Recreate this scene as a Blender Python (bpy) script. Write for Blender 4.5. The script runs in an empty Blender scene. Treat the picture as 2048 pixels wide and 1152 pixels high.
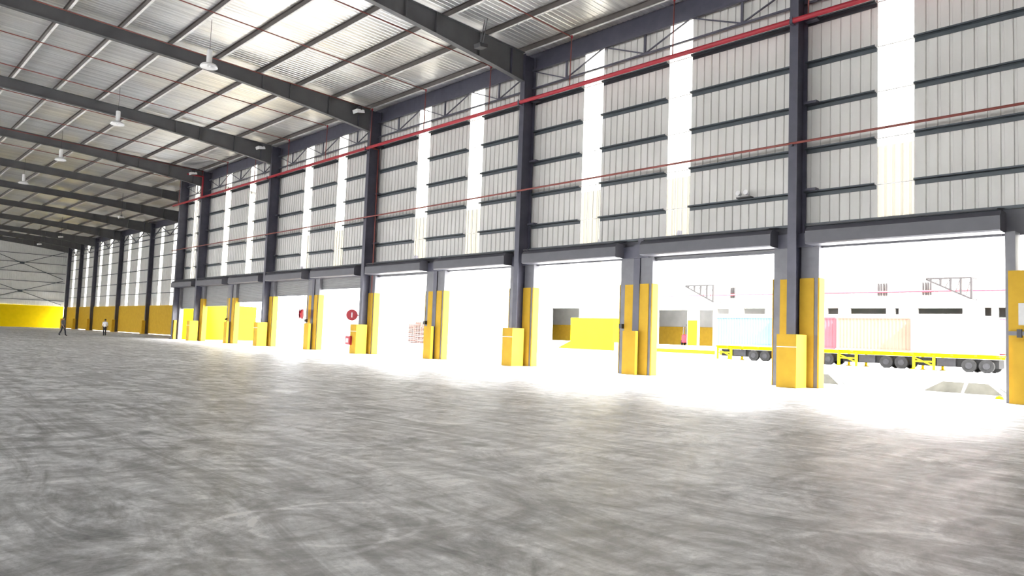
import bpy, bmesh, math, random
from mathutils import Vector, Matrix
random.seed(7)
sc = bpy.context.scene
col = sc.collection

# ------------------------------------------------------------------ camera, sky, sun, exposure
F_PX, YAW, PITCH, ROLL, CAM_H = 1471.9165, 0.7534, 0.0666, 0.0364, 1.4
fw = Vector((math.sin(YAW)*math.cos(PITCH), math.cos(YAW)*math.cos(PITCH), math.sin(PITCH)))
rt_ = Vector((math.cos(YAW), -math.sin(YAW), 0)); up_ = rt_.cross(fw)
r2 = math.cos(ROLL)*rt_ + math.sin(ROLL)*up_; u2 = -math.sin(ROLL)*rt_ + math.cos(ROLL)*up_
cam_d = bpy.data.cameras.new('camera'); cam = bpy.data.objects.new('camera', cam_d); col.objects.link(cam)
cam.matrix_world = Matrix(((r2.x, u2.x, -fw.x, 0), (r2.y, u2.y, -fw.y, 0), (r2.z, u2.z, -fw.z, CAM_H), (0, 0, 0, 1)))
cam_d.sensor_width = 36.0; cam_d.lens = F_PX/2048*36.0; cam_d.clip_end = 1000; cam_d.clip_start = 0.05
sc.camera = cam

world = bpy.data.worlds.new('hazy_sky'); sc.world = world; world.use_nodes = True
bg = world.node_tree.nodes['Background']
bg.inputs[0].default_value = (0.985, 0.99, 1.0, 1); bg.inputs[1].default_value = 5.0
sun_d = bpy.data.lights.new('sun', 'SUN'); sun_d.energy = 16.0; sun_d.angle = math.radians(3); sun_d.color = (1, .98, .95)
sun = bpy.data.objects.new('sun', sun_d); col.objects.link(sun)
sdir = Vector((-0.13, -0.72, 0.68)).normalized()
sun.rotation_euler = sdir.to_track_quat('Z', 'Y').to_euler(); sun.location = (0, 0, 60)
sc.view_settings.view_transform = 'Standard'; sc.view_settings.look = 'None'
sc.view_settings.gamma = 1; sc.view_settings.use_curve_mapping = False
sc.view_settings.exposure = 2.45
sc.cycles.max_bounces = 10; sc.cycles.diffuse_bounces = 6; sc.cycles.glossy_bounces = 4
sc.cycles.transparent_max_bounces = 12; sc.cycles.sample_clamp_indirect = 8; sc.cycles.caustics_reflective = False; sc.cycles.caustics_refractive = False

# ------------------------------------------------------------------ materials
def mat(name, c, rough=.6, metal=0.0, var=.08, scale=3.0, stretch=(1, 1, 1), bump=0.0, spec=.5):
    m = bpy.data.materials.new(name); m.use_nodes = True
    nt = m.node_tree; b = nt.nodes['Principled BSDF']
    b.inputs['Roughness'].default_value = rough; b.inputs['Metallic'].default_value = metal
    b.inputs['Specular IOR Level'].default_value = spec
    tc = nt.nodes.new('ShaderNodeTexCoord'); mp = nt.nodes.new('ShaderNodeMapping'); mp.inputs['Scale'].default_value = stretch
    nz = nt.nodes.new('ShaderNodeTexNoise'); nz.inputs['Scale'].default_value = scale; nz.inputs['Detail'].default_value = 5
    nt.links.new(tc.outputs['Object'], mp.inputs[0]); nt.links.new(mp.outputs[0], nz.inputs['Vector'])
    cr = nt.nodes.new('ShaderNodeValToRGB'); e = cr.color_ramp.elements
    e[0].position, e[1].position = .3, .7
    e[0].color = (*[x*(1-var) for x in c], 1); e[1].color = (*[min(1, x*(1+var)) for x in c], 1)
    nt.links.new(nz.outputs[0], cr.inputs[0]); nt.links.new(cr.outputs[0], b.inputs['Base Color'])
    if bump:
        bp = nt.nodes.new('ShaderNodeBump'); bp.inputs['Strength'].default_value = bump; bp.inputs['Distance'].default_value = .02
        nt.links.new(nz.outputs[0], bp.inputs['Height']); nt.links.new(bp.outputs[0], b.inputs['Normal'])
    return m

def floor_material():
    m = bpy.data.materials.new('worn_concrete'); m.use_nodes = True
    nt = m.node_tree; N = nt.nodes.new; L = nt.links.new; b = nt.nodes['Principled BSDF']
    tc = N('ShaderNodeTexCoord')
    def noise(scale, detail, st=(1, 1, 1), rot=0, dist=0.0, rough=.55):
        mp = N('ShaderNodeMapping'); mp.inputs['Scale'].default_value = st; mp.inputs['Rotation'].default_value = (0, 0, rot)
        n = N('ShaderNodeTexNoise'); n.inputs['Scale'].default_value = scale; n.inputs['Detail'].default_value = detail
        n.inputs['Distortion'].default_value = dist; n.inputs['Roughness'].default_value = rough
        L(tc.outputs['Object'], mp.inputs[0]); L(mp.outputs[0], n.inputs['Vector']); return n
    def ramp(src, stops):
        r = N('ShaderNodeValToRGB'); e = r.color_ramp.elements
        while len(e) < len(stops): e.new(.5)
        for k, (p, v) in enumerate(stops): e[k].position = p; e[k].color = (v, v, v, 1)
        L(src.outputs[0], r.inputs[0]); return r
    def mul(a, b_, f=1.0):
        x = N('ShaderNodeMix'); x.data_type = 'RGBA'; x.blend_type = 'MULTIPLY'; x.inputs[0].default_value = f
        L(a.outputs['Color'] if 'Color' in a.outputs else a.outputs[2], x.inputs[6]); L(b_.outputs['Color'] if 'Color' in b_.outputs else b_.outputs[2], x.inputs[7]); return x
    big = ramp(noise(.11, 4, dist=1.0), [(.35, .80), (.62, 1.05)])
    lane_y = ramp(noise(.9, 9, (1.7, .34, 1), 0, 2.4, .66), [(.40, .46), (.50, .92), (.60, 1.24)])
    lane_x = ramp(noise(.8, 9, (.34, 1.4, 1), 0, 3.0, .68), [(.39, .52), (.50, .95), (.62, 1.20)])
    cloud = ramp(noise(.75, 12, (1, 1, 1), 0, 2.6, .72), [(.39, .58), (.50, .95), (.61, 1.28)])
    fine = ramp(noise(7, 10, (1, 1, 1), 0, .6, .82), [(.37, .70), (.63, 1.25)])
    spots = ramp(noise(2.4, 9, (1, 1, 1), 0, 1.0, .74), [(.29, .40), (.37, 1.0)])
    base = N('ShaderNodeRGB'); base.outputs[0].default_value = (.76, .765, .78, 1)
    x = mul(base, big); x = mul(x, lane_y, .75); x = mul(x, lane_x, .45); x = mul(x, cloud, 1.0); x = mul(x, fine, .85); x = mul(x, spots, .5)
    # scuffed turning marks of truck tyres : pale and dark rings broken up by noise
    brk = ramp(noise(1.1, 6, (1, 1, 1), 0, .8, .6), [(.46, 0.0), (.56, 1.0)])
    for cx, cy, rad, w, gain in ((2.5, 4.8, .68, .05, 1.6), (2.9, 4.85, .62, .04, 1.5), (6.9, 1.0, 1.05, .06, 1.5), (7.6, 6.4, 2.6, .10, .72), (5.0, 9.0, 2.2, .12, .75), (12.0, 9.5, 3.4, .14, .78), (3.4, 2.2, 1.9, .08, .7), (9.0, 17.0, 5.5, .22, .75), (5.2, 1.2, 1.4, .07, 1.35)):
        dn = N('ShaderNodeVectorMath'); dn.operation = 'DISTANCE'; dn.inputs[1].default_value = (cx, cy, 0); L(tc.outputs['Object'], dn.inputs[0])
        sb = N('ShaderNodeMath'); sb.operation = 'SUBTRACT'; sb.inputs[1].default_value = rad; L(dn.outputs['Value'], sb.inputs[0])
        ab = N('ShaderNodeMath'); ab.operation = 'ABSOLUTE'; L(sb.outputs[0], ab.inputs[0])
        mr = N('ShaderNodeMapRange'); mr.inputs[1].default_value = w*.3; mr.inputs[2].default_value = w; mr.inputs[3].default_value = 1; mr.inputs[4].default_value = 0; L(ab.outputs[0], mr.inputs[0])
        mm = N('ShaderNodeMath'); mm.operation = 'MULTIPLY'; L(mr.outputs[0], mm.inputs[0]); L(brk.outputs['Color'], mm.inputs[1])
        mx = N('ShaderNodeMix'); mx.data_type = 'RGBA'; mx.blend_type = 'MULTIPLY'; mx.inputs[7].default_value = (gain, gain, gain, 1)
        L(mm.outputs[0], mx.inputs[0]); L(x.outputs[2], mx.inputs[6]); x = mx
    L(x.outputs[2], b.inputs['Base Color'])
    rr = ramp(noise(.7, 8, (.4, 1.2, 1), 0, 2.0, .65), [(.3, .42), (.7, .60)])
    L(rr.outputs['Color'], b.inputs['Roughness']); b.inputs['Specular IOR Level'].default_value = 1.0
    bp = N('ShaderNodeBump'); bp.inputs['Strength'].default_value = .12; bp.inputs['Distance'].default_value = .01
    nn = noise(5, 8, (1, 1, 1), 0, .5, .7); L(nn.outputs[0], bp.inputs['Height']); L(bp.outputs[0], b.inputs['Normal'])
    return m

def pane_material(name, tint, haze):
    m = bpy.data.materials.new(name); m.use_nodes = True
    nt = m.node_tree; nt.nodes.clear(); N = nt.nodes.new; L = nt.links.new
    out = N('ShaderNodeOutputMaterial'); tr = N('ShaderNodeBsdfTransparent'); tr.inputs[0].default_value = (*tint, 1)
    tl = N('ShaderNodeBsdfTranslucent'); tl.inputs[0].default_value = (.9, .88, .82, 1)
    nz = N('ShaderNodeTexNoise'); nz.inputs['Scale'].default_value = 2.0
    mr = N('ShaderNodeMapRange'); mr.inputs[3].default_value = haze*.7; mr.inputs[4].default_value = haze*1.3
    L(nz.outputs[0], mr.inputs[0])
    mx = N('ShaderNodeMixShader'); L(mr.outputs[0], mx.inputs[0]); L(tr.outputs[0], mx.inputs[1]); L(tl.outputs[0], mx.inputs[2]); L(mx.outputs[0], out.inputs[0])
    return m

def warm_reflection_foil(m):
    # warm reflections of the yellow wall put into the foil colour as broad patches
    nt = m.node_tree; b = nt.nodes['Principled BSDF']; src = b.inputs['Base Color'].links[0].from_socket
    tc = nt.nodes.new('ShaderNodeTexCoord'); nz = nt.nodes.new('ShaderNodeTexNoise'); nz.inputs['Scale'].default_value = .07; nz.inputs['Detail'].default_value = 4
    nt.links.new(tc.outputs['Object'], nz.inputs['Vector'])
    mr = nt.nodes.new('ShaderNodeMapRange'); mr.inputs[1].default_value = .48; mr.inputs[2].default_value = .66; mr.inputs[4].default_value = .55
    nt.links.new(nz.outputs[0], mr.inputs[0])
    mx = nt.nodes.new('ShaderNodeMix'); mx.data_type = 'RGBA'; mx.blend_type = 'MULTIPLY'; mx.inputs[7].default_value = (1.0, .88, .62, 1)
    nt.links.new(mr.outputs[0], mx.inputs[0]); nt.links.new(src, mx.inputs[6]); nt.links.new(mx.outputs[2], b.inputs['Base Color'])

M = {}
M['floor'] = floor_material()
M['yard'] = mat('yard_concrete', (.40, .40, .40), .85, 0, .12, .6)
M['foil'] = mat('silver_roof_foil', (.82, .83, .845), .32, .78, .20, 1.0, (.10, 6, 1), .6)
warm_reflection_foil(M['foil'])
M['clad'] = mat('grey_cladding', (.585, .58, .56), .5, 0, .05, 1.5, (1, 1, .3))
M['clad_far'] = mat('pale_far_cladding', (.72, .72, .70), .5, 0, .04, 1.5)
M['steel'] = mat('dark_painted_steel', (.060, .060, .085), .42, 0, .18, 2.0)
M['rafter'] = mat('grey_painted_rafter', (.090, .091, .096), .45, 0, .15, 1.0)
M['girt'] = mat('dark_girt_steel', (.055, .068, .080), .5, 0, .12, 2.0)
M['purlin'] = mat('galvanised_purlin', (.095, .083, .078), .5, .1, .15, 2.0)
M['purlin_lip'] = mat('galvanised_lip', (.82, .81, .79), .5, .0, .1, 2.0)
M['hood'] = mat('shutter_hood_grey', (.068, .068, .082), .45, 0, .1, 2.0)
M['shutter'] = mat('shutter_slat_grey', (.22, .22, .225), .45, 0, .05, 2.0)
M['jamb'] = mat('grey_jamb_steel', (.13, .13, .145), .45, 0, .15, 2.0)
M['yellow'] = mat('safety_yellow_paint', (.51, .315, .034), .55, 0, .07, 2.5, spec=.08)
M['yellow_out'] = mat('weathered_yellow_paint', (.66, .47, .003), .7, 0, .06, 1.5, spec=.05)
M['red'] = mat('fire_pipe_red', (.36, .014, .03), .4, 0, .08, 2.0)
M['branch'] = mat('branch_pipe_red', (.22, .05, .04), .5, 0, .1, 2.0)
M['white'] = mat('white_enamel', (.8, .8, .8), .35, 0, .03, 2.0)
M['alu'] = mat('spun_aluminium', (.75, .75, .76), .4, .3, .05, 4.0)
M['black'] = mat('black_rubber', (.008, .008, .008), .9, 0, .2, 5.0, spec=.1)
M['louvre'] = mat('grey_louvre_blade', (.022, .021, .021), .8, 0, .1, 3.0, spec=.1)
M['undercarriage'] = mat('dark_undercarriage', (.010, .010, .011), .8, 0, .3, 3.0, spec=.15)
M['dark'] = mat('dark_fitting', (.03, .03, .035), .5, 0, .2, 5.0)
M['paper'] = mat('notice_paper', (.55, .55, .54), .7, 0, .04, 8.0)
M['facade'] = mat('white_facade_sheet', (.25, .243, .218), .8, 0, .03, .5, spec=.1)
M['inside'] = mat('dim_interior_grey', (.42, .42, .41), .8, 0, .15, .5)
M['pane'] = pane_material('clear_polycarbonate', (.17, .163, .145), .02)
M['glass'] = mat('dark_car_glass', (.07, .068, .058), .35, 0, .2, 3.0, spec=.15)
M['carwhite'] = mat('white_car_paint', (.82, .82, .8), .2, 0, .02, 2.0)
M['c_blue'] = mat('faded_blue_container', (.052, .075, .14), .75, 0, .06, 1.0, spec=.08)
M['c_red'] = mat('faded_red_container', (.22, .030, .036), .75, 0, .06, 1.0, spec=.08)
M['c_orange'] = mat('faded_orange_red_container', (.25, .060, .044), .75, 0, .06, 1.0, spec=.08)
M['c_pink'] = mat('magenta_pink_container', (.31, .10, .19), .75, 0, .06, 1.0, spec=.08)
M['skin'] = mat('skin', (.30, .17, .11), .6, 0, .05, 8.0)
M['hair'] = mat('black_hair', (.012, .01, .01), .7, 0, .2, 20.0)
M['shirt_grey'] = mat('grey_shirt', (.10, .10, .105), .8, 0, .1, 8.0)
M['shirt_white'] = mat('white_shirt', (.75, .74, .76), .8, 0, .05, 8.0)
M['trouser'] = mat('dark_trousers', (.022, .022, .03), .8, 0, .15, 8.0)
M['wood'] = mat('reddish_pallet_wood', (.075, .030, .022), .85, 0, .5, 1.5, spec=.1)
M['truck_red'] = mat('forklift_red', (.35, .02, .03), .6, 0, .06, 2.0, spec=.1)
M['tail'] = mat('tail_lamp_red', (.6, .03, .02), .3, 0, .05, 2.0)

# ------------------------------------------------------------------ helpers
class MB:
    def __init__(s): s.v = []; s.f = []; s.m = []
    def _add(s, vs, fs, mi=0):
        n = len(s.v); s.v += [tuple(p) for p in vs]; s.f += [tuple(i+n for i in f) for f in fs]; s.m += [mi]*len(fs); return s
    def box(s, x0, x1, y0, y1, z0, z1, mi=0):
        return s._add([(x0, y0, z0), (x1, y0, z0), (x1, y1, z0), (x0, y1, z0), (x0, y0, z1), (x1, y0, z1), (x1, y1, z1), (x0, y1, z1)],
                      [(0, 3, 2, 1), (4, 5, 6, 7), (0, 1, 5, 4), (1, 2, 6, 5), (2, 3, 7, 6), (3, 0, 4, 7)], mi)
    def prism(s, pts, axis, a, b, mi=0):
        n = len(pts)
        def P(p, t): return (t, p[0], p[1]) if axis == 'x' else ((p[0], t, p[1]) if axis == 'y' else (p[0], p[1], t))
        vs = [P(p, a) for p in pts] + [P(p, b) for p in pts]
        fs = [tuple(range(n-1, -1, -1)), tuple(range(n, 2*n))] + [(i, (i+1) % n, n+(i+1) % n, n+i) for i in range(n)]
        return s._add(vs, fs, mi)
    def tube(s, p0, p1, r, n=10, r1=None, mi=0):
        p0, p1 = Vector(p0), Vector(p1); d = (p1-p0).normalized(); r1 = r if r1 is None else r1
        a = d.cross(Vector((0, 0, 1)) if abs(d.z) < .9 else Vector((1, 0, 0))).normalized(); b = d.cross(a)
        ring = lambda p, q: [p + a*(q*math.cos(2*math.pi*i/n)) + b*(q*math.sin(2*math.pi*i/n)) for i in range(n)]
        return s._add(ring(p0, r) + ring(p1, r1), [tuple(range(n)), tuple(range(2*n-1, n-1, -1))] + [(i, n+i, n+(i+1) % n, (i+1) % n) for i in range(n)], mi)
    def lathe(s, prof, n=24, c=(0, 0), mi=0):
        vs = []
        for r, z in prof: vs += [(c[0]+r*math.cos(2*math.pi*i/n), c[1]+r*math.sin(2*math.pi*i/n), z) for i in range(n)]
        fs = [(k*n+i, k*n+(i+1) % n, (k+1)*n+(i+1) % n, (k+1)*n+i) for k in range(len(prof)-1) for i in range(n)]
        return s._add(vs, fs, mi)
    def bar(s, p0, p1, w, h):
        p0, p1 = Vector(p0), Vector(p1); d = (p1-p0).normalized()
        a = d.cross(Vector((0, 0, 1)) if abs(d.z) < .9 else Vector((1, 0, 0))).normalized()*w/2; b = d.cross(a).normalized()*h/2
        q = [p+i*a+j*b for p in (p0, p1) for i, j in ((-1, -1), (1, -1), (1, 1), (-1, 1))]
        return s._add(q, [(0, 1, 2, 3), (7, 6, 5, 4), (0, 4, 5, 1), (1, 5, 6, 2), (2, 6, 7, 3), (3, 7, 4, 0)])
    def build(s, name, m, parent=None, smooth=False, world=False):
        me = bpy.data.meshes.new(name)
        vs = s.v
        if world and parent is not None:
            L = parent.location; vs = [(x-L[0], y-L[1], z-L[2]) for x, y, z in vs]
        me.from_pydata(vs, [], s.f)
        for q in (m if isinstance(m, (list, tuple)) else [m]): me.materials.append(M[q])
        me.polygons.foreach_set('material_index', s.m)
        bm = bmesh.new(); bm.from_mesh(me); bmesh.ops.recalc_face_normals(bm, faces=bm.faces); bm.to_mesh(me); bm.free()
        if smooth: me.polygons.foreach_set('use_smooth', [True]*len(me.polygons))
        o = bpy.data.objects.new(name, me); col.objects.link(o)
        if parent is not None: o.parent = parent
        return o

def empty(name, loc=(0, 0, 0), rz=0.0):
    o = bpy.data.objects.new(name, None); o.empty_display_size = .3; o.location = loc; o.rotation_euler = (0, 0, rz); col.objects.link(o); return o
def tag(o, label, cat, group=None, kind=None):
    o['label'] = label; o['category'] = cat
    if group: o['group'] = group
    if kind: o['kind'] = kind
    return o
def structure(o): o['kind'] = 'structure'; return o
def copy_tree(o, loc=None, parent=None):
    c = o.copy(); col.objects.link(c)
    if parent is not None: c.parent = parent
    if loc is not None: c.location = loc
    for ch in list(o.children): copy_tree(ch, None, c)
    return c
ORD = ['first', 'second', 'third', 'fourth', 'fifth', 'sixth', 'seventh', 'eighth', 'ninth', 'tenth', 'eleventh', 'twelfth']

def ribbed(mb, x, y0, y1, z0, z1, pitch=.35, depth=.045, groove=.07, slope=.02, axis='y', sgn=1):
    """vertical trapezoid sheet along axis, grooves set back by depth"""
    prof = []; t = y0; ph = pitch*math.ceil(y0/pitch - 1e-6)
    cuts = [(y0, 0)]
    k = ph
    while k < y1 - groove - 2*slope - .01:
        if k > y0 + .01: cuts += [(k, 0), (k+slope, depth), (k+slope+groove, depth), (k+2*slope+groove, 0)]
        k += pitch
    cuts.append((y1, 0))
    vs = []; n = len(cuts)
    for z in (z0, z1):
        for y, d in cuts: vs.append((x+sgn*d, y, z) if axis == 'y' else (y, x+sgn*d, z))
    mb._add(vs, [(i, i+1, n+i+1, n+i) for i in range(n-1)])
    return mb

# ------------------------------------------------------------------ layout numbers
BAY = 14.28; C0 = 12.25
FRAMES = [C0+BAY*n for n in range(-2, 5)]                     # frames carried by the dock wall
FAR = [82.5, 95.2, 109.5, 123.8, 138.1, 147.5, 156.2]         # frames beyond the end of the dock wall
Y_BACK, Y_CORNER, Y_FAR = -22.0, 75.1, 159.0
X_LEFT = -32.0; XC = 26.0; XR = 33.6                          # cladding lines
def rt(x): return 16.82-.04*x                                  # top of rafter

# ------------------------------------------------------------------ floor and yard
fl = MB().prism([(X_LEFT, Y_BACK), (27.2, Y_BACK), (27.2, Y_CORNER+.4), (34.0, Y_CORNER+.4), (34.0, Y_FAR+.5), (X_LEFT, Y_FAR+.5)], 'z', -1.0, 0.0)
structure(fl.build('floor', 'floor'))
ym = MB()
xs = [27.2, 34, 46, 140]; zs = [-1.0, -1.0, 0, 0]
ys = [-90, 20, 60, 200]
vs = [(x, y, z) for x, z in zip(xs, zs) for y in ys]
ym._add(vs, [(i*4+j, (i+1)*4+j, (i+1)*4+j+1, i*4+j+1) for i in range(3) for j in range(3)])
ym._add([(-120, -90, -.02), (X_LEFT-.01, -90, -.02), (X_LEFT-.01, 200, -.02), (-120, 200, -.02)], [(0, 1, 2, 3)])
structure(ym.build('yard_ground', 'yard'))

# ------------------------------------------------------------------ ceiling : foil sheets and purlins
ceil = structure(empty('ceiling', (0, 0, 16)))
def roof_sheet(y0, y1, x1):
    mb = MB(); p = .30; cuts = []
    y = y0
    while y < y1-.01:
        cuts += [(y, 0), (min(y+.20, y1), 0), (min(y+.22, y1), .014), (min(y+.28, y1), .014)]; y += p
    cuts.append((y1, 0)); n = len(cuts); vs = []
    for x in (X_LEFT-.4, x1):
        for yy, d in cuts: vs.append((x, yy, rt(x)+.26+d))
    mb._add(vs, [(i, i+1, n+i+1, n+i) for i in range(n-1)])
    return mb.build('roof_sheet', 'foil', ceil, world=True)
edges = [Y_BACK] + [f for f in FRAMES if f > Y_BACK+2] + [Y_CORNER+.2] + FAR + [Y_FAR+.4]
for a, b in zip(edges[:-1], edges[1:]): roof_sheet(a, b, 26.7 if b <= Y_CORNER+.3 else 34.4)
def purlin(x, y0, y1):
    z = rt(x); mb = MB()
    mb.box(x-.012, x+.012, y0, y1, z, z+.25, 0)
    mb.box(x-.012, x+.105, y0, y1, z-.004, z+.014, 1); mb.box(x+.09, x+.105, y0, y1, z, z+.035, 1)
    mb.box(x-.085, x+.012, y0, y1, z+.235, z+.25, 0)
    return mb.build('purlin', ['purlin', 'purlin_lip'], ceil, world=True)
for k in range(23): purlin(25.05-2.47*k, Y_BACK, Y_FAR)
for k in range(1, 4): purlin(25.05+2.47*k, Y_CORNER+.2, Y_FAR)

# ------------------------------------------------------------------ rafters
def rafter(y, xc, label):
    r = tag(empty('roof_rafter', (xc, y, rt(xc))), label, 'rafter', 'steel rafters under the roof', 'thing')
    xs = [X_LEFT, -20, -8, 4, xc-12.2] + [xc-12.2+1.5*k for k in range(1, 8)] + [xc-.02]
    xs = [x for i, x in enumerate(xs) if i == 0 or x > xs[i-1]]
    dep = lambda x: .70+.80*max(0, (x-(xc-12.2))/12.2)**1.55
    rb = lambda x: rt(x)-dep(x)
    mb = MB()
    poly = [(x, rt(x)-.02) for x in xs] + [(x, rb(x)+.02) for x in reversed(xs)]
    mb.prism(poly, 'y', y-.012, y+.012); mb.build('web', 'rafter', r, world=True)
    def flange(zf, t, nm):
        m = MB()
        for a, b in zip(xs[:-1], xs[1:]):
            m._add([(a, y-.15, zf(a)), (b, y-.15, zf(b)), (b, y+.15, zf(b)), (a, y+.15, zf(a)),
                    (a, y-.15, zf(a)+t), (b, y-.15, zf(b)+t), (b, y+.15, zf(b)+t), (a, y+.15, zf(a)+t)],
                   [(0, 1, 2, 3), (4, 7, 6, 5), (0, 4, 5, 1), (2, 6, 7, 3)])
        return m.build(nm, 'rafter', r, world=True)
    flange(lambda x: rt(x)-.025, .022, 'top_flange'); flange(lambda x: rb(x), .025, 'bottom_flange')
    for x in (xc-7.3, xc-5.6, xc-3.0, -6.0):
        MB().box(x-.02, x+.02, y-.14, y+.14, rb(x)+.02, rt(x)-.02).build('stiffener', 'rafter', r, world=True)
    # knee plates at the column
    MB().box(xc-.9, xc-.87, y-.13, y+.13, rb(xc-.9), rt(xc)-.03).build('knee_plate', 'steel', r, world=True)
    return r
for i, y in enumerate(FRAMES):
    if y < Y_BACK+1: continue
    n = i-2
    lab = ['dark rafter over the viewer carried by the column nearest the containers', 'dark haunched steel rafter landing on the second tall dock column',
           'long dark rafter landing on the third tall dock column, lamp before it', 'dark rafter landing on the fourth tall dock column',
           'dark rafter landing on the fifth tall dock column, with red pipe elbow'][n] if n >= 0 else 'dark rafter %s the open end of the hall' % ('close to' if i == 0 else 'over the floor behind the viewer, clear of')
    rafter(y, 25.1, lab)
for i, y in enumerate(FAR):
    rafter(y, 33.0, 'dark rafter in the far hall, %s beyond the end of the dock doors' % ORD[i])

# ------------------------------------------------------------------ columns and door posts of the dock wall
def i_column(root, top, x0=.1, d=.78, w=.16):
    MB().box(x0, x0+.025, -w, w, 0, top).build('front_flange', 'steel', root)
    MB().box(x0+.025, x0+d-.025, -.012, .012, 0, top).build('web', 'steel', root)
    MB().box(x0+d-.025, x0+d, -w, w, 0, top).build('back_flange', 'steel', root)
    MB().box(x0-.1, x0+d+.05, -w-.1, w+.1, 0, .03).build('base_plate', 'steel', root)

def jambs(root, mid):
    for lo, hi in ((-.76, -.12), (.18, .92)):
        MB().box(.62, 1.0, lo, hi, 0, 5.05).build('jamb', 'jamb', root)
    MB().box(.80, .86, -.12, .18, 0, 5.9).build('core_panel', 'steel', root)
    g = MB(); g.box(.585, .62, -.60, -.08, 0, 3.88); g.box(.60, 1.0, -.80, -.765, 0, 3.88); g.box(.585, .62, -.80, -.74, 0, 3.88); g.build('guard_plate', 'yellow', root)
    g = MB(); g.box(.585, .62, .18, .66, 0, 3.86); g.box(.60, 1.0, .925, .96, 0, 3.88); g.build('guard_plate', 'yellow', root)
    MB().box(.50, .61, -.60, .75, 5.0, 5.5).build('head_bracket', 'steel', root)

def main_column(c, label):
    r = tag(empty('steel_column', (25.0, c, 0)), label, 'column', 'tall steel columns of the dock wall', 'thing')
    i_column(r, 15.75)
    jambs(r, False)
    b = MB(); b.box(-.40, .38, -.45, .27, 0, 1.85); bo = b.build('bumper_box', 'yellow', r)
    MB().box(-.405, -.40, -.45, .27, 1.40, 1.425).build('seam_strip', 'white', bo)
    for z in (7.05, 10.25, 13.35): MB().box(.6, .88, -.62, -.16, z, z+.09).build('girt_cleat', 'steel', r)
    return r
COLS = ['tall dark steel column with the biggest yellow foot box, between the two nearest open doors',
        'tall dark steel column, second along the wall from the near end, yellow foot box',
        'tall dark steel column with a red pipe and hose reel beside its yellow foot',
        'tall dark steel column, fourth along the wall from the near end',
        'tall dark steel column, fifth along the wall, last before the corner column']
first_col = None
for n in range(5):
    c = C0+BAY*n
    if first_col is None: first_col = main_column(c, COLS[0])
    else: o = copy_tree(first_col, (25.0, c, 0)); o['label'] = COLS[n]

def mid_post(c, label):
    r = tag(empty('door_post', (25.0, c, 0)), label, 'post', 'short posts between pairs of dock doors', 'thing')
    jambs(r, True)
    MB().box(.56, .58, -.13, .20, 0, 5.6).build('front_flange', 'steel', r)
    MB().box(.58, .80, .02, .05, 0, 5.6).build('web', 'steel', r)
    MB().box(.20, .38, -.26, .43, 0, 1.85).build('bumper_plate', 'yellow', r)
    MB().box(.42, .59, .66, .84, 1.95, 2.15).build('latch_box', 'dark', r)
    return r
POSTS = ['short dark door post with yellow guards, between first and second tall columns', 'short dark door post with yellow guards, between second and third tall columns',
         'short dark door post beside the edge-on hose reel', 'short dark door post with yellow guards, between fourth and fifth tall columns']
fp = None
for n in range(4):
    c = C0+BAY*n+7.14
    if fp is None: fp = mid_post(c, POSTS[0])
    else: o = copy_tree(fp, (25.0, c, 0)); o['label'] = POSTS[n]

# near end post: broad yellow plate under plain cladding
r = tag(empty('door_post', (25.0, 5.11, 0)), 'wide yellow plated door post at the near end with a paper notice', 'post', None, 'thing')
MB().box(.42, 1.0, .46, .72, 0, 5.05).build('jamb', 'jamb', r)
MB().box(.385, .42, -2.6, .64, 0, 3.88).build('guard_plate', 'yellow', r)
MB().box(.26, .38, -2.6, .52, 0, 1.80).build('bumper_plate', 'yellow', r)
MB().box(.34, .40, -1.2, .66, 1.98, 2.10).build('latch_bar', 'jamb', r)
MB().box(.30, .42, .30, .42, 1.92, 2.16).build('latch_box', 'dark', r)
tag(MB().box(25.374, 25.384, 4.95, 5.50, 2.28, 2.92).build('paper_notice', 'paper'), 'pale paper notice stuck on the yellow plate at the near end', 'notice')

# corner column where the dock doors end
r = tag(empty('steel_column', (25.0, 75.0, 0)), 'dark corner column at the far end of the dock doors', 'column', None, 'thing')
i_column(r, 15.75)
MB().box(.62, 1.0, -.34, .30, 0, 5.05).build('jamb', 'jamb', r)
MB().box(.2, .42, -.34, .34, 0, 1.85).build('bumper_plate', 'yellow', r)

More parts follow.
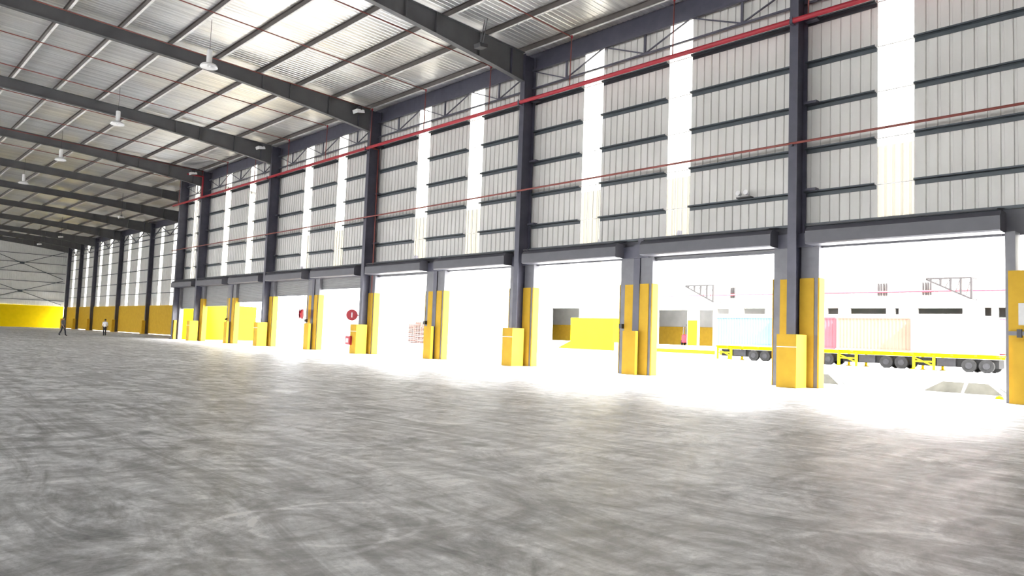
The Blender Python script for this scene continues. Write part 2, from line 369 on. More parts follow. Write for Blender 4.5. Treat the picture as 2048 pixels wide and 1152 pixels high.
# ------------------------------------------------------------------ doors : hoods, lintels, shutters
DOOR_BOT = [None, 4.86, None, None, 4.90, 4.26, 3.89, 3.50, 3.20, 2.99]
for k in range(10):
    c0 = 5.11+7.14*k; c1 = c0+7.14
    d = structure(empty('door_%d' % (k+1), (26.0, (c0+c1)/2, 5.0)))
    if k == 9: c1 = 75.6
    a, b = c0+.80, c1-.62
    if k == 9: b = 75.4
    prof = [(24.92, 5.06), (24.92, 5.48), (25.05, 5.64), (25.60, 5.64), (25.60, 5.02), (24.98, 5.02)]
    h = MB().prism(prof, 'y', a-.08, b+.05); ho = h.build('hood', 'hood', d, world=True)
    for yy in (a-.12, b+.05): MB().prism([(24.88, 5.0), (24.88, 5.5), (25.03, 5.69), (25.60, 5.69), (25.60, 4.98)], 'y', yy, yy+.05).build('end_plate', 'steel', ho, world=True)
    MB().box(25.98, 26.2, c0, c1, 5.0, 5.9).build('lintel', 'hood', d, world=True)
    f = MB(); f._add([(24.95, a, 5.70), (24.95, b, 5.70), (26.02, b, 5.86), (26.02, a, 5.86)], [(0, 1, 2, 3)]); f._add([(24.95, a, 5.66), (24.95, b, 5.66), (24.95, b, 5.70), (24.95, a, 5.70)], [(0, 1, 2, 3)])
    f.build('flashing', 'dark', d, world=True)
    zb = DOOR_BOT[k] or 4.97
    s = MB(); z = zb+.08
    pts = []
    while z < 5.04: pts += [(25.84, z), (25.865, z+.02), (25.865, z+.07), (25.84, z+.09)]; z += .1
    if pts:
        n = len(pts); s._add([(x, c0+.90, z) for x, z in pts] + [(x, c1-.74, z) for x, z in pts], [(i, i+1, n+i+1, n+i) for i in range(n-1)])
        s.build('shutter_curtain', 'shutter', d, world=True)
    MB().box(25.81, 25.89, c0+.90, c1-.74, zb, zb+.09).build('bottom_bar', 'jamb', d, world=True)

# ------------------------------------------------------------------ dock wall cladding, skylights, girts
wr = structure(empty('wall_right', (26.0, 26, 5.9)))
Z_CB, Z_CT = 5.86, 15.25
STRIPS = [(-5.6, -4.4), (8.47, 9.69), (17.09, 18.29), (21.92, 23.16), (30.44, 31.68), (35.34, 36.56), (44.90, 46.12), (49.75, 50.97), (59.6, 60.82), (64.7, 65.92), (72.3, 73.5)]
y = Y_BACK; wn = 1
for a, b in STRIPS:
    if y < 5 < a:
        ribbed(MB(), XC, y, 5.4, 0, Z_CB).build('cladding_panel', 'clad', wr, world=True)
    ribbed(MB(), XC, y, a+.03, Z_CB if a > 5 else 0, Z_CT).build('cladding_panel', 'clad', wr, world=True)
    if a > 0 or True:
        w = ribbed(MB(), XC+.004, a, b, Z_CB if a > 5.3 else 0, Z_CT).build('window_%d' % wn, 'pane'); structure(w); wn += 1
    y = b-.03
ribbed(MB(), XC, y, Y_CORNER+.3, Z_CB, Z_CT).build('cladding_panel', 'clad', wr, world=True)
MB().box(XC-.02, XC+.15, Y_BACK, Y_CORNER+.3, Z_CT-.05, rt(XC)+.30).build('eave_beam', 'steel', wr, world=True)
ends = [Y_BACK] + [C0+BAY*n for n in range(-1, 5)] + [Y_CORNER]
for a, b in zip(ends[:-1], ends[1:]):
    cuts = [q for q in STRIPS if a < q[0] and q[1] < b]
    segs = list(zip([a+.1]+[q[1] for q in cuts], [q[0] for q in cuts]+[b-.1]))
    for z in (7.02, 8.62, 10.25, 11.84, 13.43):
        for y0, y1 in segs:
            m = MB(); m.box(XC-.20, XC-.005, y0, y1, z, z+.016); m.box(XC-.20, XC-.185, y0, y1, z, z+.07); m.box(XC-.022, XC-.005, y0, y1, z-.13, z+.016)
            m.build('girt', 'girt', wr, world=True)
        for y0, y1 in cuts: MB().box(XC-.06, XC-.03, y0, y1, z, z+.03).build('washed_out_girt', 'white', wr, world=True)  # girt drawn thin and white here: skylight glare put into shape and colour
    MB().box(XC-.16, XC-.005, a+.1, b-.1, 5.80, 5.90).build('bottom_girt', 'girt', wr, world=True)

# eave trusses bracing the column heads
TR = ['eave truss in the nearest wall bay, over the wide open door', 'eave truss between the first and second tall columns', 'eave truss between the second and third tall columns',
      'eave truss between the third and fourth tall columns', 'eave truss between the fourth and fifth tall columns', 'short eave truss ending at the corner column']
tb = [C0-BAY] + [C0+BAY*n for n in range(5)] + [Y_CORNER]
for i, (a, b) in enumerate(zip(tb[:-1], tb[1:])):
    t = tag(empty('eave_truss', (25.72, (a+b)/2, 14.08)), TR[i], 'truss', 'eave trusses at the column heads', 'thing')
    a += .1; b -= .1; L = b-a; nb = 3 if L > 10 else 1
    MB().bar((25.72, a, 14.08), (25.72, b, 14.08), .09, .07).build('bottom_chord', 'steel', t, world=True)
    MB().bar((25.72, a, 15.02), (25.72, b, 15.02), .12, .10).build('top_chord', 'steel', t, world=True)
    for k in range(nb):
        yb = a+L*(2*k+1)/(2*nb); y0 = a+L*k/nb; y1 = a+L*(k+1)/nb
        MB().bar((25.72, yb, 14.08), (25.72, yb, 15.02), .10, .06).build('vertical', 'steel', t, world=True)
        MB().bar((25.72, y0+.05, 14.99), (25.72, yb, 14.10), .06, .05).build('diagonal', 'steel', t, world=True)
        MB().bar((25.72, yb, 14.10), (25.72, y1-.05, 14.99), .06, .05).build('diagonal', 'steel', t, world=True)

# ------------------------------------------------------------------ fire pipes
t = tag(empty('sprinkler_pipe', (24.95, 26, 13.22)), 'thick red sprinkler main running across the column heads with branches under the roof', 'pipe')
MB().tube((24.95, Y_BACK+1, 13.22), (24.95, 76.4, 13.22), .095, 12).build('main_pipe', 'red', t, smooth=True, world=True)
for j in range(-5, 11):
    yy = 17.4+5.75*j
    if yy < Y_BACK+1: continue
    zz = rt(25.2)-.13
    MB().tube((24.95, yy, 13.28), (25.0, yy, zz), .026, 8).build('riser', 'branch', t, smooth=True, world=True)
    MB().tube((25.0, yy, zz), (X_LEFT+1, yy, rt(X_LEFT+1)-.13), .030, 8).build('branch_pipe', 'branch', t, smooth=True, world=True)
    MB().tube((25.0, yy-.0, zz-.07), (25.0, yy, zz+.07), .045, 8).build('elbow', 'red', t, smooth=True, world=True)
for n in range(5):
    c = C0+BAY*n; m = MB(); m.box(24.84, 25.10, c-.05, c+.05, 13.08, 13.12); m.box(24.84, 24.86, c-.05, c+.05, 13.1, 13.34); m.build('pipe_bracket', 'steel', t, world=True)
t = tag(empty('water_pipe', (25.04, 26, 8.72)), 'thin dark red pipe running along the wall at mid height', 'pipe')
MB().tube((25.04, Y_BACK+1, 8.72), (25.04, 76.2, 8.72), .042, 10).build('pipe', 'branch', t, smooth=True, world=True)
for n in range(5):
    c = C0+BAY*n; MB().box(24.98, 25.1, c-.04, c+.04, 8.62, 8.68).build('pipe_bracket', 'steel', t, world=True)
tag(MB().tube((25.62, 40.42, 1.9), (25.62, 40.42, 13.2), .04, 10).tube((25.62, 40.42, 13.18), (24.95, 40.42, 13.22), .04, 10).build('drop_pipe', 'branch', smooth=True),
    'red vertical drop pipe on the third tall column', 'pipe')
tag(MB().tube((23.6, 69.1, 15.2), (25.05, 69.1, 15.2), .06, 10).tube((25.05, 69.1, 15.24), (25.05, 69.1, 13.2), .06, 10).build('drop_pipe', 'red', smooth=True),
    'red pipe bending down beside the head of the fifth tall column', 'pipe')

# ------------------------------------------------------------------ lamps
def bay_lamp(loc, label):
    r = tag(empty('high_bay_lamp', loc), label, 'lamp', 'high bay lamps hanging in a row', 'thing')
    zt = rt(loc[0])+.268-loc[2]
    MB().tube((0, 0, .88), (0, 0, zt), .012, 6).build('suspension_rod', 'dark', r)
    MB().lathe([(0, .90), (.12, .89), (.135, .86), (.135, .24), (.11, .20), (0, .20)], 20).build('ballast_housing', 'alu', r, smooth=False)
    sh = MB().lathe([(.11, .21), (.22, .20), (.34, .15), (.40, .08), (.42, 0), (.405, 0), (.385, .075), (.33, .13), (.21, .18), (.1, .19)], 28).build('reflector', 'white', r, smooth=True)
    MB().lathe([(0, .02), (.06, .03), (.08, .08), (.06, .14), (.03, .19)], 14).build('bulb', 'white', sh, smooth=True)
    return r
LL = ['round hanging lamp nearest the viewer, below the roof foil', 'second round hanging lamp from the viewer', 'third round hanging lamp from the viewer', 'fourth round hanging lamp from the viewer, near the edge']
L0 = bay_lamp((13.15, 36.5, 14.15), LL[0])
for i, yy in enumerate((51.8, 67.2, 81.8)): o = copy_tree(L0, (13.15, yy, 14.15)); o['label'] = LL[i+1]
def flood(loc, label):
    r = tag(empty('floodlight', loc), label, 'lamp', 'small white floodlights at the rafter ends', 'thing')
    MB().prism([(-.25, -.1), (-.32, .12), (.2, .16), (.25, -.02)], 'y', -.28, .28).build('housing', 'white', r)
    MB().box(-.05, .0, -.30, .30, .1, .34).build('bracket', 'dark', r)
    MB().prism([(-.24, -.112), (.24, -.032), (.24, -.022), (-.24, -.102)], 'y', -.24, .24).build('lens', 'glass', r)
    return r
FLD = [(24.0, 40.35, 15.25, 'third tall dock column'), (24.0, 54.6, 15.25, 'fourth tall dock column'), (24.0, 68.7, 15.2, 'fifth tall dock column'), (24.2, 91.0, 13.3, 'first far wall column'), (24.2, 119.6, 13.2, 'second far wall column'), (24.2, 133.5, 13.1, 'third far wall column')]
f0 = None
for x, yy, z, w in FLD:
    lab = 'small white floodlight near the head of the %s' % w
    if f0 is None: f0 = flood((x, yy, z), lab)
    else: o = copy_tree(f0, (x, yy, z)); o['label'] = lab
    if z < 14: 
        MB().tube((0, 0, .3), (0, 0, rt(x)-z+.27), .02, 6).build('hanger_rod', 'dark', o)
# hanging bracket before the second rafter
r = tag(empty('lamp_bracket', (21.4, 25.5, 14.75)), 'pair of thin rods with a small lamp hung before the second rafter', 'bracket')
for dy in (-.09, .09): MB().tube((0, dy, 0), (.25, dy, rt(21.4)+.2-14.75), .022, 6).build('rod', 'jamb', r)
MB().prism([(-.22, -.1), (-.26, .08), (.22, .12), (.22, -.04)], 'y', -.22, .22).build('lamp_head', 'dark', r)
# small lamp on a wall girt
r = tag(empty('girt_lamp', (25.6, 14.45, 7.1)), 'small grey twin lamp sitting on the lowest wall girt beside the first tall column', 'lamp')
MB().box(-.02, .25, -.30, .30, -.02, .02).build('bracket', 'dark', r)
for s in (-1, 1): MB().tube((-.14, s*.16, .16), (.04, s*.16, .13), .10, 12, .07).build('lamp_head', 'alu', r)

# ------------------------------------------------------------------ hose reels, extinguisher
def hose_reel(loc, rz, label):
    r = tag(empty('hose_reel', loc, rz), label, 'hose reel', 'red hose reels on the dock posts', 'thing')
    MB().tube((0, -.05, 0), (0, .05, 0), .36, 28).build('back_disc', 'red', r)
    MB().tube((0, -.14, 0), (0, -.05, 0), .24, 24).build('hose_coil', 'black', r)
    MB().tube((0, -.18, 0), (0, -.14, 0), .36, 28).build('front_disc', 'red', r)
    MB().box(-.035, .035, -.20, -.18, -.16, .16).build('label_bar', 'white', r)
    MB().box(.0, .62, -.03, .03, -.04, .04).build('swing_arm', 'red', r)
    return r
hose_reel((25.15, 41.86, 2.45), math.radians(-35), 'round red hose reel swung out beside the third tall column')
o = copy_tree([x for x in col.objects if x.name == 'hose_reel'][0], (25.1, 48.55, 2.5)); o.rotation_euler = (0, 0, math.radians(-130)); o['label'] = 'red hose reel seen edge-on at a short door post'
r = tag(empty('extinguisher_box', (24.55, 40.95, .55)), 'small red and white box on the yellow foot of the third tall column', 'box')
MB().box(-.16, .05, -.13, .33, 0, .55).build('case', 'red', r); MB().box(-.17, -.16, -.04, .22, .14, .40).build('label_plate', 'white', r)

# ------------------------------------------------------------------ far part of the hall
wf = structure(empty('wall_far', (10, Y_FAR, 0)))
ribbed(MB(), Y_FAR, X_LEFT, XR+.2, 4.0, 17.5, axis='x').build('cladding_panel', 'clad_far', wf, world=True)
for k in range(11):
    a = X_LEFT+6*k; b = min(a+5.995, XR-.1)
    if b > a: MB().box(a, b, Y_FAR-.16, Y_FAR-.04, 0, 4.02).build('dado_panel', 'yellow_out', wf, world=True)
for z in (5.0, 6.7, 8.4, 10.1, 11.8, 13.4): MB().box(X_LEFT, XR-.2, Y_FAR-.20, Y_FAR-.01, z, z+.09).build('girt', 'girt', wf, world=True)
for x0, x1 in ((19.6, 33.0), (6.0, 19.4)):
    for z0, z1 in ((9.1, 14.2), (4.3, 8.8)):
        for p, q in (((x0, z0), (x1, z1)), ((x0, z1), (x1, z0))):
            MB().bar((p[0], Y_FAR-.3, p[1]), (q[0], Y_FAR-.3, q[1]), .10, .10).build('brace', 'girt', wf, world=True)
        MB().box((x0+x1)/2-.35, (x0+x1)/2+.35, Y_FAR-.36, Y_FAR-.24, (z0+z1)/2-.18, (z0+z1)/2+.18).build('gusset_plate', 'girt', wf, world=True)

wc = structure(empty('wall_recess', (XR, 118, 0)))
RS = [(100.55, 101.85), (105.5, 106.8), (115.1, 116.5), (120.0, 121.4), (129.9, 131.4), (135.2, 136.7), (143.6, 145.2), (152.6, 154.2)]
y = Y_CORNER+.3
for a, b in RS:
    ribbed(MB(), XR, y, a+.03, 3.92, 14.9).build('cladding_panel', 'clad', wc, world=True)
    structure(ribbed(MB(), XR+.004, a, b, 3.92, 14.9).build('window_%d' % wn, 'pane')); wn += 1; y = b-.03
ribbed(MB(), XR, y, Y_FAR, 3.92, 14.9).build('cladding_panel', 'clad', wc, world=True)
MB().box(XR-.02, XR+.15, Y_CORNER+.3, Y_FAR, 14.85, rt(XR)+.3).build('eave_beam', 'steel', wc, world=True)
fe = [Y_CORNER+.3] + FAR
for a, b in zip(fe[:-1], fe[1:]):
    for z in (5.6, 7.3, 9.0, 10.7, 12.4, 14.0): MB().box(XR-.18, XR-.005, a+.15, b-.15, z, z+.09).build('girt', 'girt', wc, world=True)
    MB().box(XR-.16, XR-.04, a+.2, b-.2, .05, 3.95).build('dado_panel', 'yellow', wc, world=True)
    # knee truss
    for z in (13.3, 14.75): MB().bar((XR-.3, a+.2, z), (XR-.3, b-.2, z), .12, .10).build('truss_chord', 'steel', wc, world=True)
    for k in range(4):
        L = (b-a)/4; MB().bar((XR-.3, a+L*k+.1, 14.7 if k % 2 else 13.35), (XR-.3, a+L*(k+1)-.1, 13.35 if k % 2 else 14.7), .10, .09).build('truss_diagonal', 'steel', wc, world=True)
fcol = None
for i, yy in enumerate(FAR):
    lab = 'dark steel column of the recessed far wall, %s past the corner column' % ORD[i]
    if fcol is None:
        fcol = tag(empty('steel_column', (33.0, yy, 0)), lab, 'column', 'steel columns of the recessed far wall', 'thing')
        i_column(fcol, 15.45, 0, .55, .17)
        MB().box(-.45, -.02, -.42, .42, 0, 1.85).build('bumper_box', 'yellow', fcol)
    else:
        o = copy_tree(fcol, (33.0, yy, 0)); o['label'] = lab
# return wall closing the step at the corner, yellow outside
wt = structure(empty('wall_return', (30, Y_CORNER+.5, 0)))
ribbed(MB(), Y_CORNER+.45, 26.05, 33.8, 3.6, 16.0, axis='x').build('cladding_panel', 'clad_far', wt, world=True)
MB().box(27.25, 33.8, Y_CORNER+.42, Y_CORNER+.62, -1.2, 3.6).build('dado_panel', 'yellow_out', wt, world=True)
MB().box(26.05, 27.25, Y_CORNER+.42, Y_CORNER+.62, 0, 3.6).build('dado_panel', 'yellow_out', wt, world=True)

# opposite side of the hall, outside the frame: same cladding with skylight strips and doorways set open to light the ceiling
wl = structure(empty('wall_left', (X_LEFT, 60, 0)))
y = Y_BACK
k = 0
while y < Y_FAR-2:
    ribbed(MB(), X_LEFT, y, y+5.9, 5.6, 18.2, sgn=-1).build('cladding_panel', 'clad', wl, world=True)
    structure(ribbed(MB(), X_LEFT, y+5.87, y+7.14, 5.6, 18.2, sgn=-1).build('window_%d' % wn, 'pane')); wn += 1
    MB().box(X_LEFT-.3, X_LEFT+.4, y-.6, y+.6, 0, 5.7).build('pier', 'jamb', wl, world=True)
    y += 7.14; k += 1

wb = structure(empty('wall_back', (0, Y_BACK, 0)))  # unseen end, closed off to keep the near floor darker
ribbed(MB(), Y_BACK, X_LEFT, XC, 0, 18.3, axis='x', sgn=-1).build('cladding_panel', 'clad', wb, world=True)

# ------------------------------------------------------------------ opposite building across the yard
S6 = 70/60
def fy(y): return y*S6
def fz(z): return 1.4+(z-1.4)*S6
bld = tag(empty('warehouse_building', (70, 45, 0)), 'white warehouse with yellow base and dark openings across the yard', 'building', None, 'thing')
XF = 70.0; FTOP = 20.2
OPEN = [(53.16, 57.34, 1.5, 4.8), (39.5, 42.9, 1.15, 4.58), (36.75, 38.3, 1.3, 4.57), (35.12, 36.35, 4.2, 4.7), (31.63, 33.69, 4.2, 4.7), (27.9, 28.7, 4.2, 4.7), (25.3, 26.2, 4.2, 4.7), (21.63, 24.36, 4.23, 4.68), (20.7, 21.0, 4.2, 4.68),
        (16.4, 19.39, 4.24, 4.66), (14.6, 15.05, 4.1, 4.7), (13.3, 14.2, 4.0, 4.7)]
OPEN = sorted((fy(a), fy(b), fz(c), fz(d)) for a, b, c, d in OPEN)
y = -40
for a, b, c, d in OPEN:
    MB().box(XF, XF+.3, y, a, 1.2, fz(5.2)).build('wall_panel', 'facade', bld, world=True)
    if c > 1.8: MB().box(XF, XF+.3, a, b, 1.2, c).build('wall_panel', 'facade', bld, world=True)
    MB().box(XF, XF+.3, a, b, d, fz(5.2)).build('wall_panel', 'facade', bld, world=True)
    y = b
MB().box(XF, XF+.3, y, 135, 1.2, fz(5.2)).build('wall_panel', 'facade', bld, world=True)
ribbed(MB(), XF, -40, 135, fz(5.2), FTOP, pitch=.7, depth=.06, groove=.2, slope=.05, sgn=1).build('upper_wall', 'facade', bld, world=True)
MB().box(XF+.35, XF+7, -40, 135, fz(5.3), fz(5.3)+.2).build('mezzanine', 'inside', bld, world=True)
MB().box(XF+7, XF+7.2, -40, 135, 1.2, fz(5.3)).build('back_wall', 'inside', bld, world=True)
MB().box(XF+6.85, XF+7, -40, 135, 1.2, 3.4).build('back_dado', 'yellow', bld, world=True)
MB().box(XF-.9, XF+7, -40, 135, -.1, 1.2).build('dock_platform', 'yard', bld, world=True)
MB().box(XF-1.0, XF-.9, fy(36.0), fy(43.5), .35, .75).build('dock_edge', 'yellow_out', bld, world=True)
MB().box(XF-1.0, XF-.9, fy(28.0), fy(35.5), .35, .75).build('dock_edge', 'yellow_out', bld, world=True)
MB().prism([(fy(47.6), .25), (fy(55.3), .25), (fy(53.4), 1.2), (fy(53.4), fz(3.7)), (fy(47.6), fz(3.7))], 'x', XF-1.2, XF-.02).build('yellow_bay', 'yellow_out', bld, world=True)
for a, b in ((43.0, 44.6), (38.4, 39.4)): MB().box(XF-.1, XF-.005, fy(a), fy(b), 1.2, fz(3.6)).build('yellow_pier', 'yellow_out', bld, world=True)
for a, b in ((21.5, 22.3), (18.4, 19.1), (34.5, 35.0)):
    for k in range(4):
        w = (fy(b)-fy(a))/4; MB().box(XF-.12, XF-.005, fy(a)+w*k+.02, fy(a)+w*(k+.62), fz(5.65), fz(6.6)).build('louvre', 'louvre', bld, world=True)
for a in (15.5, 26.6, 36.0):
    fr = MB(); A, B = fy(a), fy(a+2.9); z0, z1 = fz(5.25), fz(6.7)
    fr.bar((XF-1.5, A, z0), (XF-1.5, B, z1), .13, .13); fr.bar((XF-1.5, A, fz(6.75)), (XF-1.5, B, fz(6.75)), .13, .13)
    for k in range(5):
        q = k/4*.9; fr.bar((XF-1.5, A+(B-A)*q, z0+(z1-z0)*q), (XF-1.5, A+(B-A)*q, fz(6.75)), .15, .15)
        fr.bar((XF-1.5, A+(B-A)*q, fz(6.75)), (XF-1.5, A+(B-A)*(q+.12), z0+(z1-z0)*(q+.12)), .04, .04)
    fr.bar((XF-1.5, A, fz(6.75)), (XF, A, fz(6.75)), .06, .06); fr.bar((XF-1.5, A, z0), (XF, A, z0), .06, .06)
    fr.build('canopy_bracket', 'louvre', bld, world=True)
MB().tube((XF-.3, 0, fz(5.92)), (XF-.3, fy(43), fz(5.92)), .08, 8).build('wall_pipe', 'red', bld, world=True)

# ------------------------------------------------------------------ containers on trailers
def container(y0, m, dx, label):
    r = tag(empty('shipping_container', (64+dx, y0, 1.36)), label, 'container', 'shipping containers on trailers across the yard', 'thing')
    L, W, H = 5.98, 2.44, 2.78
    s = MB(); ribbed(s, .03, .12, L-.12, .16, H-.10, pitch=.28, depth=.036, groove=.08, slope=.06); s.build('side_wall', m, r)
    s = MB(); ribbed(s, W-.03, .12, L-.12, .16, H-.10, pitch=.28, depth=.036, groove=.08, slope=.06, sgn=-1); s.build('side_wall', m, r)
    MB().box(.05, W-.05, .05, L-.05, H-.06, H-.02).build('roof', m, r)
    MB().box(.03, W-.03, L-.08, L-.04, .1, H-.1).build('front_wall', m, r)
    for s in (0, 1):
        d = MB().box(.06+s*W/2, W/2-.02+s*(W/2-.04), .02, .06, .14, H-.12).build('door_leaf', m, r)
        for q in (.35, .75): MB().tube((.06+s*W/2+q, 0, .2), (.06+s*W/2+q, 0, H-.2), .02, 6).build('locking_bar', 'jamb', d)
    for x in (0, W-.12):
        for yy in (0, L-.12): MB().box(x, x+.12, yy, yy+.12, 0, H).build('corner_post', m, r)
        MB().box(x, x+.10, .1, L-.1, H-.12, H-.01).build('top_rail', m, r); MB().box(x, x+.10, .1, L-.1, .02, .17).build('bottom_rail', m, r)
    for x in (-.01, W-.15):
        for yy in (-.01, L-.15):
            for z in (-.005, H-.11): MB().box(x, x+.16, yy, yy+.16, z, z+.12).build('corner_casting', 'jamb', r)
    return r
CONT = [(14.95, 'c_pink', -.75, 'big pale pinkish white shipping container, nearest the wide yellow plated post'), (21.02, 'c_orange', -.30, 'pale peach ribbed shipping container standing between the red and the pinkish one'),
        (27.05, 'c_red', .0, 'red shipping container half hidden by the first tall column'), (33.1, 'c_blue', .35, 'blue white shipping container seen through the second open door')]
for y0, m, dx, lab in CONT: container(y0, m, dx, lab)
def trailer(y0, dx, label):
    r = tag(empty('container_trailer', (64+dx, y0, 0)), label, 'trailer', 'yellow trailers under the containers', 'thing')
    L = 5.98
    for x in (.55, 1.75): MB().box(x, x+.14, 0, L, 1.02, 1.34).build('main_beam', 'yellow_out', r)
    for yy in (0, 1.4, 3.0, 4.6, L-.18): MB().box(.02, 2.42, yy, yy+.18, 1.18, 1.345).build('bolster', 'yellow_out', r)
    for yy in (.3, 1.45):
        for x in (.02, 2.1):
            w = MB().tube((x, yy+.5, .5), (x+.32, yy+.5, .5), .5, 20).build('wheel', 'black', r)
            MB().tube((x-.02, yy+.5, .5), (x+.34, yy+.5, .5), .24, 14).build('hub', 'undercarriage', w)
        MB().tube((.1, yy+.5, .5), (2.3, yy+.5, .5), .07, 8).build('axle', 'undercarriage', r)
    for x in (.1, 2.2):
        lg = MB().box(x, x+.16, 4.3, 4.46, .06, 1.2).build('landing_leg', 'yellow_out', r); MB().box(x-.08, x+.24, 4.2, 4.56, 0, .06).build('foot', 'yellow_out', lg)
        lg = MB().box(x, x+.16, 5.75, 5.91, .06, 1.2).build('landing_leg', 'yellow_out', r); MB().box(x-.08, x+.24, 5.65, 6.01, 0, .06).build('foot', 'yellow_out', lg)
        MB().bar((x+.08, 4.4, .35), (x+.08, 5.8, .95), .08, .08).build('leg_brace', 'yellow_out', r)
        MB().box(x+.02, x+.14, 4.4, 5.8, .62, .72).build('leg_rail', 'yellow_out', r)
    MB().box(.3, 2.1, 2.9, 4.2, .40, 1.0).build('side_tank', 'undercarriage', r)
    MB().box(.5, 1.9, .1, 5.6, .35, 1.0).build('suspension', 'black', r)
    return r
TRL = ['yellow trailer under the pale pinkish white container', 'yellow trailer under the pale peach container', 'yellow trailer under the red container', 'yellow trailer under the blue container']
t0 = None
for (y0, m, dx, _), lab in zip(CONT, TRL):
    if t0 is None: t0 = trailer(y0, dx, lab)
    else: o = copy_tree(t0, (64+dx, y0, 0)); o['label'] = lab

# ------------------------------------------------------------------ cars parked below the dock edge
def car(loc, label):
    r = tag(empty('car', loc), label, 'car', 'white cars parked below the dock edge', 'thing')
    # long axis along y, half width .85 ; side profile (y, z)
    body = [(-2.1, .35), (-2.18, .62), (-2.1, .88), (-1.6, .97), (1.15, .98), (1.95, .86), (2.2, .70), (2.2, .35)]
    rows = []
    for x, k in ((-.85, .0), (-.78, 1), (.78, 1), (.85, 0)): rows.append([(x, y, z - (.05 if not k and z > .8 else 0)) for y, z in body])
    n = len(body); vs = [p for q in rows for p in q]
    fs = [(i*n+j, (i+1)*n+j, (i+1)*n+(j+1) % n, i*n+(j+1) % n) for i in range(3) for j in range(n)] + [tuple(range(n)), tuple(range(4*n-1, 3*n-1, -1))]
    MB()._add(vs, fs).build('body', 'carwhite', r, smooth=False)
    lo = [(-1.75, .95), (1.25, .95)]; hi = [(-1.05, 1.44), (.45, 1.46)]
    vs = [(s*.78, y, z) for s in (-1, 1) for y, z in lo] + [(s*.60, y, z) for s in (-1, 1) for y, z in hi]
    cab = MB()._add(vs, [(4, 5, 7, 6), (0, 1, 5, 4), (3, 2, 6, 7), (0, 4, 6, 2), (1, 3, 7, 5)])
    cab.build('cabin', 'carwhite', r)
    def q(y, z, s, off=.012):
        t = (z-.95)/.5; return (s*(.78-.18*t+off), y, z)
    for s in (-1, 1):
        for (a, b, c, d) in ((-1.50, -.30, -.42, -1.02), (-.22, 1.02, .40, -.30)):
            MB()._add([q(a, 1.0, s), q(b, 1.0, s), q(c, 1.38, s), q(d, 1.38, s)], [(0, 1, 2, 3)]).build('side_window', 'glass', r)
    MB()._add([(-.70, 1.24, 1.0), (.70, 1.24, 1.0), (.56, .55, 1.42), (-.56, .55, 1.42)], [(0, 1, 2, 3)]).build('windscreen', 'glass', r)
    MB()._add([(-.70, -1.74, 1.0), (.70, -1.74, 1.0), (.56, -1.14, 1.40), (-.56, -1.14, 1.40)], [(0, 1, 2, 3)]).build('rear_window', 'glass', r)
    for s in (-1, 1):
        for y in (-1.3, 1.35):
            w = MB().tube((s*.66, y, .32), (s*.88, y, .32), .32, 20).build('wheel', 'black', r); MB().tube((s*.86, y, .32), (s*.90, y, .32), .19, 14).build('hub', 'alu', w)
        MB().box(s*.80-.06, s*.80+.06, -2.19, -2.05, .66, .84).build('tail_lamp', 'tail', r)
        MB().box(s*.93-.09, s*.93+.09, .92, 1.06, .96, 1.08).build('mirror', 'carwhite', r)
    return r
c1 = car((30.3, 8.35, -1.0), 'white car roof and windows below the dock edge at the wide open door')
c2 = copy_tree(c1, (30.3, 13.9, -1.0)); c2['label'] = 'white car half hidden behind the first tall column'
r = tag(empty('dock_bollard', (28.6, 6.75, -1.0)), 'small yellow bollard below the dock edge beside the white car', 'bollard')
MB().lathe([(.13, 0), (.13, .95), (.10, 1.02), (0, 1.05)], 16).build('post', 'yellow_out', r, smooth=True); MB().box(-.2, .2, -.2, .2, 0, .03).build('base_plate', 'yellow_out', r)

# ------------------------------------------------------------------ pallet stacks and forklift across the yard
for i in range(4):
    r = tag(empty('pallet_stack', (66.0, 86.6+1.75*i, 0)), 'pale stack of reddish wooden pallets across the yard, %s in its row' % ORD[i], 'pallets', 'stacks of pallets across the yard', 'thing')
    for k in range(16-2*(i % 2)):
        m = MB(); z = k*.2
        for yy in (0, .65, 1.3): m.box(0, 1.2, yy, yy+.12, z, z+.13)
        for xx in (0, .27, .54, .81, 1.08): m.box(xx, xx+.12, 0, 1.42, z+.13, z+.165)
        m.build('pallet', 'wood', r)
r = tag(empty('forklift', (72.2, fy(40.6), 1.2), math.radians(20)), 'small red forklift inside the opening of the building across the yard', 'forklift')
MB().prism([(-1.0, .3), (-1.0, 1.1), (-.5, 1.2), (.1, .75), (.9, .7), (.9, .3)], 'y', -.5, .5).build('body', 'truck_red', r)
for s in (-.45, .45):
    MB().bar((-.6, s, 1.1), (-.4, s, 2.1), .06, .06).bar((.6, s, .7), (.3, s, 2.1), .06, .06).build('guard_post', 'dark', r)
    MB().box(.95, 1.05, s-.05, s+.05, .1, 2.4).build('mast_rail', 'dark', r); MB().box(1.05, 2.0, s*.6-.06, s*.6+.06, .12, .17).build('fork', 'dark', r)
    for x in (-.65, .55): MB().tube((x, s*1.05, .3), (x, s*1.35, .3), .3, 16).build('wheel', 'black', r)
MB().box(-.5, .4, -.5, .5, 2.08, 2.14).build('overhead_guard', 'dark', r); MB().box(-.5, -.05, -.28, .28, .75, 1.25).build('seat', 'dark', r)

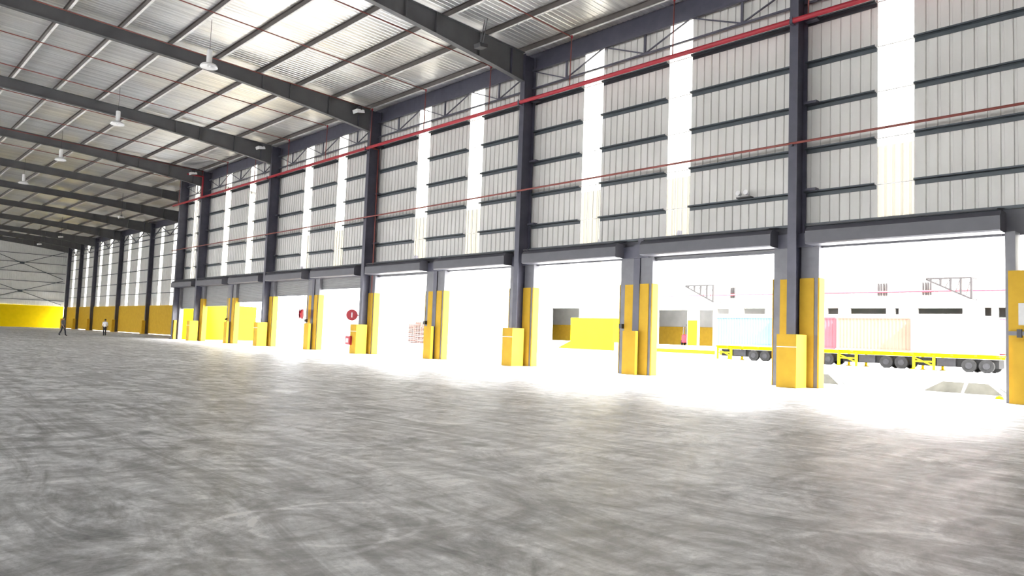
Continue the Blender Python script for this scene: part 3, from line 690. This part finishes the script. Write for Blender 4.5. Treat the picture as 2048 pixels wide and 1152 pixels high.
# ------------------------------------------------------------------ people
def person(loc, rz, shirt, stride, arm, label):
    r = tag(empty('person', loc, rz), label, 'person', None, 'thing')
    # faces +x ; joints
    J = {'pel': ((0, 0, .93), .135), 'wst': ((.01, 0, 1.08), .125), 'chs': ((.015, 0, 1.30), .155), 'nkb': ((.0, 0, 1.45), .07), 'nk': ((.015, 0, 1.51), .052),
         'hd': ((.03, 0, 1.60), .085), 'ht': ((.02, 0, 1.68), .075)}
    E = [('pel', 'wst'), ('wst', 'chs'), ('chs', 'nkb'), ('nkb', 'nk'), ('nk', 'hd'), ('hd', 'ht')]
    for s, n, st, ar in ((1, 'a', stride, -arm), (-1, 'b', -stride, arm)):
        J['hip'+n] = ((0, s*.09, .86), .108); J['kn'+n] = ((st*.45+.03, s*.095, .48), .080); J['an'+n] = ((st*1.0-.06, s*.095, .09+max(0, -st)*.12), .058); J['to'+n] = ((st*1.0+.13, s*.10, .04+max(0, -st)*.04), .035)
        J['sh'+n] = ((0, s*.185, 1.41), .062); J['el'+n] = ((ar*.35-.03, s*.235, 1.14), .045); J['wr'+n] = ((ar*.8+.05, s*.235, .90), .032); J['hn'+n] = ((ar*.9+.08, s*.235, .81), .034)
        E += [('pel', 'hip'+n), ('hip'+n, 'kn'+n), ('kn'+n, 'an'+n), ('an'+n, 'to'+n), ('chs', 'sh'+n), ('sh'+n, 'el'+n), ('el'+n, 'wr'+n), ('wr'+n, 'hn'+n)]
        for q in range(5):
            dx = (q-2)*.014; k = 'f%d%s' % (q, n)
            if q == 0: J[k] = ((ar*.9+.125, s*.215, .80), .010)
            else: J[k] = ((ar*.98+.08+dx, s*.235, .715+.01*abs(q-3)), .009)
            E.append(('hn'+n, k))
    keys = list(J); me = bpy.data.meshes.new('body'); me.from_pydata([J[k][0] for k in keys], [(keys.index(a), keys.index(b)) for a, b in E], [])
    ob = bpy.data.objects.new('body', me); col.objects.link(ob)
    sk = ob.modifiers.new('skin', 'SKIN'); sk.use_smooth_shade = True
    for i, k in enumerate(keys): me.skin_vertices[0].data[i].radius = (J[k][1], J[k][1]); me.skin_vertices[0].data[i].use_root = (k == 'pel')
    ss = ob.modifiers.new('sub', 'SUBSURF'); ss.levels = 1; ss.render_levels = 1
    dg = bpy.context.evaluated_depsgraph_get(); ev = ob.evaluated_get(dg); nm = bpy.data.meshes.new_from_object(ev)
    bpy.data.objects.remove(ob); nm.name = 'body'
    nm.materials.clear()
    for q in ('skin', shirt, 'trouser', 'black'): nm.materials.append(M[q])
    for p in nm.polygons:
        c = p.center; z = c.z; arm_ = abs(c.y) > .20
        p.material_index = 0 if z > 1.47 else (1 if z > (1.05 if arm_ else .96) else (0 if arm_ and z > .6 else (2 if z > .10 else 3)))
        p.use_smooth = True
    b = bpy.data.objects.new('body', nm); col.objects.link(b); b.parent = r
    hr = MB().lathe([(0, 1.755), (.05, 1.745), (.088, 1.70), (.098, 1.64), (.09, 1.60)], 14).build('hair', 'hair', r, smooth=True)
    MB().box(.105, .135, -.012, .012, 1.585, 1.615).build('nose', 'skin', r)
    for s in (-1, 1):
        MB().box(.100, .112, s*.035-.012, s*.035+.012, 1.622, 1.634).build('eye', 'hair', r)
        MB().box(.01, .04, s*.088-.008, s*.088+.008, 1.585, 1.635).build('ear', 'skin', r)
    MB().box(.098, .108, -.025, .025, 1.553, 1.560).build('mouth', 'tail', r)
    return r
person((16.75, 79.1, 0), math.radians(-60), 'shirt_grey', .30, .30, 'person in a grey shirt and dark trousers walking across the far floor')
person((21.8, 85.0, 0), math.radians(-120), 'shirt_white', .06, .08, 'person in a white shirt and black trousers standing on the far floor')
